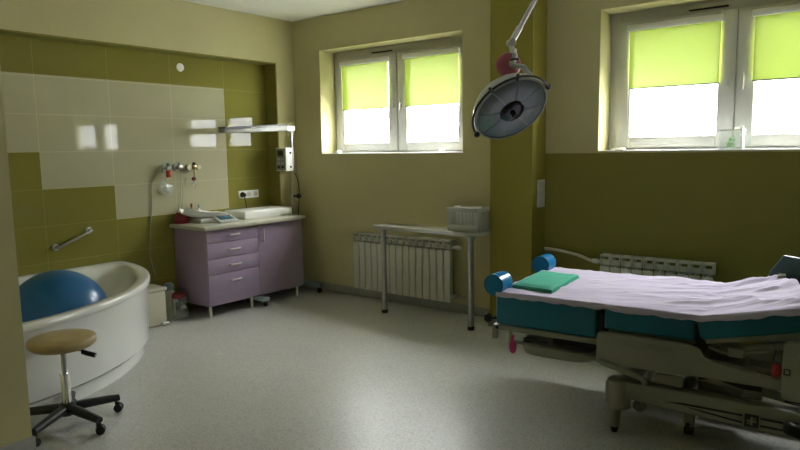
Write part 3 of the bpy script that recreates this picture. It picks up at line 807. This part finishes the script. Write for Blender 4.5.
# yoke, pink disc and arm
hub = TL @ Vector((0, 0, -.15))
J = Vector((3.600, -1.740, 2.125)); J2 = Vector((3.612, -1.738, 2.05))
b = new(); cyl(b, TL @ Vector((0, 0, -.145)), TL @ Vector((0, 0, -.175)), .045, seg=28); link('dome_hub', b, M['lampgrey'], lp)
rt0 = rt = Vector((.7915, .611, 0)); pc_ = Vector((3.606, -1.781, 2.000))
b = new()
fw = Vector((.62, -.775, .05)).normalized()
Tp = Matrix.Translation(pc_) @ fw.to_track_quat('Z', 'Y').to_matrix().to_4x4()
lathe(b, [(0, .016), (.050, .014), (.065, .006), (.070, -.004), (.065, -.018), (0, -.022)], 40, T=Tp); link('joint_cover', b, M['lamp_pink'], lp)
b = new()
q0 = pc_+fw*.03
OFF = [(.030, .055), (.022, .020), (.012, -.002), (.040, -.012), (.075, -.018), (.095, -.044), (.108, -.075)]
tube(b, [q0+rt*a_+Vector((0, 0, c_)) for a_, c_ in OFF]+[hub+rt*.03], .015, 12, 5)
link('yoke', b, M['lampgrey'], lp)
b = new(); tube(b, [q0+fw*.012+rt*(.004)+Vector((0, 0, .018)), q0+fw*.012+rt*.025+Vector((0, 0, .024)), q0+fw*.012+rt*.045+Vector((0, 0, .022))], .006, 8); link('yoke_gap', b, M['slot'], lp)
b = new(); cyl(b, J2+Vector((0, 0, -.02)), J, .0145, seg=18); cyl(b, J2+Vector((0, 0, .0)), J2+Vector((0, 0, .04)), .019, seg=18); link('drop_tube', b, M['bright'], lp)
E1 = Vector((MX, MY, 2.765)); dj = (E1-J).normalized()
b = new(); tube(b, [J, E1], .0135, 16, 0); cyl(b, J+dj*.0, J+dj*.1, .018, seg=18); cyl(b, J+dj*.30, J+dj*.62, .019, seg=18); link('spring_arm', b, M['bright'], lp)
b = new(); s_ = dj.cross(Vector((0, 0, 1))).normalized(); cyl(b, J-s_*.025, J+s_*.025, .021, seg=20); link('elbow', b, M['lampgrey'], lp)
for q in (-1, 1): link('elbow_bolt', cyl(new(), J+s_*.024*q, J+s_*.029*q, .011, seg=16), M['lampgrey'], lp)
b = new(); cyl(b, E1-s_*.035, E1+s_*.035, .03, seg=20); cyl(b, E1, (MX, MY, H-.03), .022, seg=18); lathe(b, [(0, H-.05), (.05, H-.05), (.10, H-.02), (.11, H-.001), (0, H-.001)], 36, center=(MX, MY, 0)); link('ceiling_mount', b, M['bright'], lp)

# ================================================================== DELIVERY BED
BO = Vector((4.2, -1.73, 0)); TB = Matrix.Translation(BO) @ Matrix.Rotation(math.radians(4), 4, 'Z')
bed = thing('delivery_bed', 'adjustable white hospital delivery bed with teal mattress and blue end rollers', 'bed', BO)
def bl(name, bm, m, parent=bed, sharp=35): return link(name, bm, m, parent, T=TB, sharp=sharp)
BW = .87
bl('foot_mattress', box(new(), -.675, -.083, 0, BW, .514, .704, .016, 3), M['teal'])
bl('seat_mattress', box(new(), -.045, .402, 0, BW, .574, .704, .016, 3), M['teal'])
TI = Matrix.Translation((.430, 0, .584)) @ Matrix.Rotation(math.radians(-12), 4, 'Y')
b = new(); prism(b, [(0, 0), (.85, .08), (.85, .38), (.44, .42), (.29, BW), (0, BW)], 'z', 0, .122, .016, T=TI); bl('back_mattress', b, M['teal'])
b = new(); prism(b, [(.02, .02), (.82, .11), (.82, .35), (.42, .39), (.27, BW-.03), (.02, BW-.03)], 'z', -.022, -.001, T=TI); bl('backrest_board', b, M['bedwhite'])
b = new(); [box(b, -.079, -.049, v, v+.83, .54, .655, .004) for v in (.02,)]; bl('foot_gap_hinge', b, M['slot'])
b = new(); box(b, .404, .432, .02, .85, .55, .66, .004); bl('back_hinge', b, M['slot'])
# foot section frame
b = new(); box(b, -.692, -.078, -.004, .026, .482, .513, .006); box(b, -.692, -.078, BW-.026, BW+.004, .482, .513, .006)
box(b, -.692, -.662, .026, BW-.026, .482, .513, .004); box(b, -.10, -.078, .026, BW-.026, .482, .513)
box(b, -.66, -.10, .026, BW-.026, .500, .513)
ff = bl('foot_frame', b, M['bedwhite'])
bl('corner_bracket', box(new(), -.697, -.667, -.004, .03, .425, .49, .005), M['bedwhite'], ff); bl('tray_bracket', box(new(), -.597, -.577, .0, .03, .40, .49, .004), M['bedwhite'], ff)
b = new(); cyl(b, (-.664, -.008, .497), (-.664, .0, .497), .010, seg=16); bl('bolt', b, M['slot'], ff)
b = new()
for k in range(5):
    a = 2*PI*k/5; cyl(b, (-.716, -.01, .548), (-.716, -.01+.026*math.cos(a), .548+.026*math.sin(a)), .013, .010, 10)
cyl(b, (-.735, -.01, .548), (-.70, -.01, .548), .022, seg=16); cyl(b, (-.70, -.01, .548), (-.665, .03, .548), .008, seg=10); bl('star_knob', b, M['rubber'])
# pull-out basin below foot section
def dish(s, q):
    a = 2*PI*s; k = q
    rx, ry = .235, .425; prof = [(.985, .418), (1.0, .415), (.995, .385), (.97, .362), (.9, .352), (0.02, .350)]
    t_ = k*(len(prof)-1); i = min(int(t_), len(prof)-2); f = t_-i
    m_ = prof[i][0]*(1-f)+prof[i+1][0]*f; z = prof[i][1]*(1-f)+prof[i+1][1]*f
    ca, sa = math.cos(a), math.sin(a); e = .45
    return Vector((-.325+rx*m_*math.copysign(abs(ca)**e, ca), .415+ry*m_*math.copysign(abs(sa)**e, sa), z))
b = new(); grid(b, dish, 48, 15, .008); bl('basin_tray', b, M['bedwhite'], sharp=60)
for v in (.012, .858): bl('tray_rail', tube(new(), [(-.56, v, .425), (-.45, v, .415), (-.30, v, .41), (-.08, v, .40)], .010, 10), M['bedwhite'])
b = new(); box(b, -.35, -.10, .07, .50, .428, .476, .006); box(b, -.22, -.16, .06, .07, .44, .47, .002); bl('latch_mechanism', b, M['slot'])
b = new(); tube(b, [(-.50, .01, .452), (-.42, .008, .447), (-.36, .01, .445)], .006, 8); bl('release_lever', b, M['rubber'])
b = new(); tube(b, [(-.562, -.004, .465), (-.565, -.008, .43)], .009, 8); ball(b, (-.562, -.01, .395), .026, (.9, .6, 1.5), 18); bl('release_pull', b, M['pink'])
# side panels
def side_panel(v0, v1):
    b = new()
    prism(b, [(-.075, .392), (-.075, .545), (-.06, .566), (.385, .560), (.43, .545), (.455, .505), (.50, .490), (.80, .452), (1.15, .44), (1.15, .405), (.42, .405), (.25, .395)], 'y', v0, v1, .005)
    return b
sp_ = bl('side_panel', side_panel(-.022, .008), M['bedwhite']); bl('side_panel', side_panel(BW-.008, BW+.022), M['bedwhite'])
b = new(); box(b, .02, .30, -.026, -.021, .512, .535, .004); bl('grip_groove', b, M['bedwhite'], sp_)
b = new(); tube(b, [(-.06, -.018, .405), (.05, -.022, .375), (.15, -.02, .350), (.175, -.02, .335), (.178, -.015, .315)], .015, 12); box(b, .22, .36, -.01, .02, .325, .385, .015); bl('brake_lever', b, M['bedwhite'])
# mechanism below the backrest
b = new(); box(b, .50, .80, .10, .16, .50, .56, .01); cyl(b, (.52, .10, .53), (.85, .10, .60), .022, seg=16); tube(b, [(.46, .05, .545), (.55, .045, .53), (.70, .05, .56), (.80, .05, .60)], .008, 8)
box(b, .55, .62, .03, .09, .515, .56, .006); bl('backrest_actuator', b, M['bedwhite'])
b = new(); tube(b, [(.755, -.03, .60), (.75, -.032, .56), (.745, -.03, .52)], .004, 8); bl('emergency_cord', b, M['rubber'])
b = new(); ball(b, (.762, -.04, .505), .028, (.8, .7, 1.25), 18); bl('emergency_knob', b, M['red'])
# end panels (raised rails)
def rrect(x0, x1, z0, z1, r, n=6):
    P = []
    for cx, cz, a in ((x1-r, z1-r, 0), (x0+r, z1-r, 90), (x0+r, z0+r, 180), (x1-r, z0+r, 270)):
        for k in range(n+1):
            t_ = math.radians(a+90*k/n); P.append((cx+r*math.cos(t_), cz+r*math.sin(t_)))
    return P
b = new(); prism(b, rrect(.785, 1.22, .375, .655, .03), 'y', -.062, -.03, .006); ep = bl('control_panel', b, M['bedwhite'])
b = new()
for q in ((.791, .819, .514, .520), (.791, .819, .538, .544), (.791, .797, .520, .538), (.813, .819, .520, .538)): box(b, q[0], q[1], -.0635, -.0615, q[2]-.018, q[3]-.018)
bl('square_symbol', b, M['rubber'], ep)
b = new(); prism(b, [(.652, .745), (.650, .795), (.722, .905), (1.15, .855), (1.15, .70)], 'y', .885, .915, .008); hr = bl('side_rail', b, M['slate'])
for q in ((.70, .74, .80, .885, .60, .80), (.95, .99, .80, .885, .60, .78)): bl('rail_bracket', box(new(), *q, .006), M['bedwhite'], hr)
# undercarriage
def beam(v0, v1):
    b = new()
    prism(b, [(-.005, .306), (1.32, .306), (1.35, .29), (1.35, .165), (.75, .182), (.30, .200), (.085, .212), (.075, .15), (-.005, .15), (-.03, .17), (-.03, .29)], 'y', v0, v1, .008)
    return b
bm1 = bl('base_beam', beam(0, .085), M['bedwhite']); bm2 = bl('base_beam', beam(BW-.085, BW), M['bedwhite'])
b = new()
prism(b, [(.272, .2385), (.36, .250), (.630, .250), (.630, .240), (.40, .240)], 'y', -.0025, .001)
prism(b, [(.36, .236), (.630, .214), (.630, .204), (.46, .221)], 'y', -.0025, .001)
for z in (.240, .204): box(b, .705, .80, -.0025, .001, z, z+.010)
bl('black_stripes', b, M['rubber'], bm1)
b = new(); box(b, .638, .700, -.004, .001, .194, .258, .002); lg_ = bl('black_badge', b, M['rubber'], bm1)
b = new(); box(b, .664, .674, -.0052, -.0038, .206, .246); box(b, .648, .690, -.0052, -.0038, .222, .230); box(b, .652, .661, -.0052, -.0038, .210, .216); box(b, .677, .686, -.0052, -.0038, .236, .242); bl('emblem', b, M['hood'], lg_)
b = new(); box(b, .80, .92, -.075, -.004, .205, .262, .022, 3, T=Matrix.Translation((.86, 0, .23)) @ Matrix.Rotation(.25, 4, 'Y') @ Matrix.Translation((-.86, 0, -.23))); bl('foot_pedal', b, M['rubber'], bm1)
for v in (.045, BW-.045):
    for u_ in (.035, 1.28):
        b = new(); cyl(b, (u_, v, .150), (u_, v, .300), .060, .062, 28); bl('caster_housing', b, M['bedwhite'])
        b = new(); cyl(b, (u_-.022, v, .035), (u_-.022, v, .155), .029, .033, 24); fb = bl('foot_column', b, M['bedwhite'])
        b = new(); cyl(b, (u_-.022, v, 0), (u_-.022, v, .036), .016, .026, 20); bl('foot_tip', b, M['rubber'], fb)
        b = new(); w_ = u_+.10; cyl(b, (w_, v+.01, .165), (w_, v+.035, .165), .032, seg=28); box(b, w_-.015, w_+.015, v+.005, v+.030, .17, .22, .006); bl('wheel', b, M['bedwhite'])
b = new(); box(b, .33, .385, .20, .245, .045, .24, .008); lf = bl('centre_foot', b, M['bedwhite'])
b = new(); cyl(b, (.357, .192, .06), (.357, .20, .06), .012); box(b, .335, .385, .205, .245, 0, .046, .004); bl('foot_pad', b, M['rubber'], lf)
b = new(); box(b, .30, 1.2, .21, .26, .15, .21, .01); box(b, .30, 1.2, .61, .66, .15, .21, .01); box(b, .02, .08, .085, BW-.085, .22, .29, .006); box(b, 1.2, 1.26, .085, BW-.085, .20, .29, .006); box(b, .30, .36, .085, BW-.085, .19, .25, .006); bl('cross_members', b, M['bedwhite'])
for q in ((.38, .60, .30, .57, .21, .41), (.95, 1.12, .30, .57, .21, .42)): bl('lift_column', box(new(), *q, .02), M['bedwhite'])
b = new(); cyl(b, (.42, .14, .375), (.95, .14, .30), .026, seg=18); cyl(b, (.40, .14, .378), (.52, .14, .36), .036, seg=18); box(b, .62, .70, .10, .19, .28, .37, .008); bl('lift_actuator', b, M['bedwhite'])
b = new(); tube(b, [(.42, .09, .37), (.50, .08, .385), (.62, .085, .36), (.70, .09, .36)], .014, 8); box(b, .80, .95, .09, .16, .315, .345, .006); tube(b, [(.80, .08, .33), (.88, .06, .34), (1.0, .07, .325)], .012, 8); bl('cables', b, M['rubber'])
b = new(); box(b, .0, 1.15, .05, .09, .41, .47, .008); box(b, .0, 1.15, BW-.09, BW-.05, .41, .47, .008); box(b, .0, .06, .09, BW-.09, .41, .47); box(b, 1.0, 1.06, .09, BW-.09, .41, .47); box(b, .38, .43, .09, BW-.09, .41, .47)
box(b, .0, .41, .03, BW-.03, .555, .573); box(b, .05, .10, .05, .82, .47, .556); box(b, .33, .38, .05, .82, .47, .556); bl('upper_frame', b, M['bedwhite'])
# end rollers
for v0, v1 in ((0, .135), (BW-.135, BW)):
    b = new(); cyl(b, (-.69, v0, .745), (-.69, v1, .745), .062, seg=40); rl = bl('end_roller', b, M['rollblue'])
    b = new(); cyl(b, (-.69, v0+.068, .70), (-.69, v0+.068, .50), .012, seg=12); bl('roller_post', b, M['steel'], rl)

# sheet over the mattress
def top_z(u_, v_):
    if u_ < .43: return .705
    return .705+(u_-.43)*math.tan(math.radians(12))
def sheet(s, q):
    u_ = -.672+s*1.56
    far = .878
    if u_ > .72: far = max(.40, .878-(u_-.72)*3.2)
    w = q
    edge = .055
    near_drop = .026+.010*noise.noise(Vector((u_*6, 0, 3)))+.008*noise.noise(Vector((u_*17, 1, 3)))
    if w < .07:
        f = w/.07; v_ = -.010+.012*f*f; z = top_z(u_, 0)+.004-near_drop*(1-f)**.8
        return Vector((u_, v_-.003*noise.noise(Vector((u_*14, f*2, 0))), z-.002*(1-f)))
    f = (w-.07)/.93
    v_ = .002+f*(far-.002)
    p = Vector((u_, v_, 0))
    wr = 0
    amp = .5+max(0, min(1, (u_+.1)*1.6))
    def ridge(a_, b_, c_): return (1-abs(noise.noise(Vector((a_, b_, c_)))*2))**3
    wr += .012*ridge(u_*1.6+v_*1.2, v_*6-u_*2.6, 1.3)+.007*ridge(u_*2.4-v_*1.5, v_*10-u_*4, 5.3)
    wr += .004*ridge(u_*4+v_*3, v_*17-u_*8, 8.1)+.001*noise.noise(Vector((u_*16, v_*20, 2)))
    rise = 0
    d1 = math.hypot((u_-.72)/.10, (v_-far+.06)/.12); rise += .012*math.exp(-d1*d1)
    d2 = math.hypot((u_-.12)/.12, (v_-far+.03)/.07); rise += .010*math.exp(-d2*d2)
    d3 = math.hypot((u_-.56)/.05, (v_-far+.03)/.12); rise += .012*math.exp(-d3*d3)
    e = min(1, f*8)
    return Vector((u_, v_, top_z(u_, v_)+.005+e*(max(0, wr)*amp*.9+rise)))
b = new(); grid(b, sheet, 150, 84, .002)
tag(link('bed_sheet', b, M['sheet'], at=BO, T=TB, sharp=80), 'rumpled pale lilac sheet spread over the teal mattress', 'sheet')

# folded green cloth
tq = [Vector((-.63, .12)), Vector((-.365, .085)), Vector((-.375, .60)), Vector((-.645, .63))]
b = new()
for lay in range(3):
    z = .717+lay*.0085
    def cl(s, q, z=z, lay=lay):
        p = (tq[0]*(1-s)+tq[1]*s)*(1-q)+(tq[3]*(1-s)+tq[2]*s)*q
        c = Vector((-.505, .36)); p = c+(p-c)*(1-.015*lay)
        e = min(s, 1-s, q, 1-q)
        return Vector((p.x, p.y, z+.010*min(1, e*14)-.002+.0025*noise.noise(Vector((s*5, q*5, lay)))+.004*lay*0))
    grid(b, cl, 20, 26, .006)
tag(link('folded_cloth', b, M['towel'], at=BO+Vector((-.5, .35, .717)), T=TB, sharp=80), 'folded green surgical cloth on the sheet at the roller end of bed', 'cloth')

# ================================================================== LIGHT
w = bpy.data.worlds.new('overcast sky'); bpy.context.scene.world = w; w.use_nodes = True
nt = w.node_tree; bg = nt.nodes['Background']
tc = nt.nodes.new('ShaderNodeTexCoord'); sx = nt.nodes.new('ShaderNodeSeparateXYZ')
nt.links.new(tc.outputs['Generated'], sx.inputs[0])
rp = nt.nodes.new('ShaderNodeValToRGB')
rp.color_ramp.elements[0].position = 0; rp.color_ramp.elements[0].color = (.95, .98, 1, 1)
rp.color_ramp.elements[1].position = .75; rp.color_ramp.elements[1].color = (2.3, 2.35, 2.35, 1)
em = rp.color_ramp.elements.new(.25); em.color = (.95, .98, 1, 1)
nt.links.new(sx.outputs['Z'], rp.inputs['Fac']); 
vd = nt.nodes.new('ShaderNodeVectorMath'); vd.operation = 'DOT_PRODUCT'
nt.links.new(tc.outputs['Generated'], vd.inputs[0]); vd.inputs[1].default_value = Vector((-.51, .86, .03)).normalized()
gr = nt.nodes.new('ShaderNodeValToRGB'); gr.color_ramp.interpolation = 'EASE'
gr.color_ramp.elements[0].position = .925; gr.color_ramp.elements[0].color = (0, 0, 0, 1)
gr.color_ramp.elements[1].position = .985; gr.color_ramp.elements[1].color = (4.0, 3.95, 3.8, 1)
nt.links.new(vd.outputs['Value'], gr.inputs['Fac'])
er = nt.nodes.new('ShaderNodeValToRGB'); er.color_ramp.interpolation = 'EASE'
er.color_ramp.elements[0].position = .06; er.color_ramp.elements[0].color = (1, 1, 1, 1)
er.color_ramp.elements[1].position = .16; er.color_ramp.elements[1].color = (.03, .03, .03, 1)
nt.links.new(sx.outputs['Z'], er.inputs['Fac'])
ml = nt.nodes.new('ShaderNodeMix'); ml.data_type = 'RGBA'; ml.blend_type = 'MULTIPLY'; ml.inputs['Factor'].default_value = 1
nt.links.new(gr.outputs['Color'], ml.inputs[6]); nt.links.new(er.outputs['Color'], ml.inputs[7])
ad = nt.nodes.new('ShaderNodeMix'); ad.data_type = 'RGBA'; ad.blend_type = 'ADD'; ad.inputs['Factor'].default_value = 1
nt.links.new(rp.outputs['Color'], ad.inputs[6]); nt.links.new(ml.outputs[2], ad.inputs[7])
nt.links.new(ad.outputs[2], bg.inputs['Color'])

bg.inputs['Strength'].default_value = 1.0
for x0, x1 in (W1, W2):
    l = bpy.data.lights.new('window_portal', 'AREA'); l.shape = 'RECTANGLE'; l.size = x1-x0; l.size_y = ZT-ZS
    l.cycles.is_portal = True
    o = bpy.data.objects.new('window_portal', l); COL.objects.link(o)
    o.location = ((x0+x1)/2, .405, (ZS+ZT)/2); o.rotation_euler = (-PI/2, 0, 0)

# ================================================================== CAMERA
R = [[0.7915228, 0.6109540, -0.0150614], [-0.0602091, 0.1024816, 0.9929111], [-0.6081665, 0.7850049, -0.1179016]]
cam = bpy.data.cameras.new('camera'); cam.sensor_width = 36; cam.lens = 29.054; cam.clip_start = .05; cam.clip_end = 300
co = bpy.data.objects.new('camera', cam); COL.objects.link(co)
mw = Matrix(((R[0][0], R[1][0], -R[2][0], 5.36), (R[0][1], R[1][1], -R[2][1], -5.05), (R[0][2], R[1][2], -R[2][2], 1.55), (0, 0, 0, 1)))
co.matrix_world = mw
S = bpy.context.scene; S.camera = co
S.view_settings.view_transform = 'Standard'; S.view_settings.look = 'None'; S.view_settings.gamma = 1
S.view_settings.use_curve_mapping = False
S.view_settings.exposure = 4.65
S.cycles.max_bounces = 14; S.cycles.diffuse_bounces = 8; S.cycles.glossy_bounces = 5; S.cycles.transmission_bounces = 8; S.cycles.transparent_max_bounces = 12
S.cycles.use_denoising = True
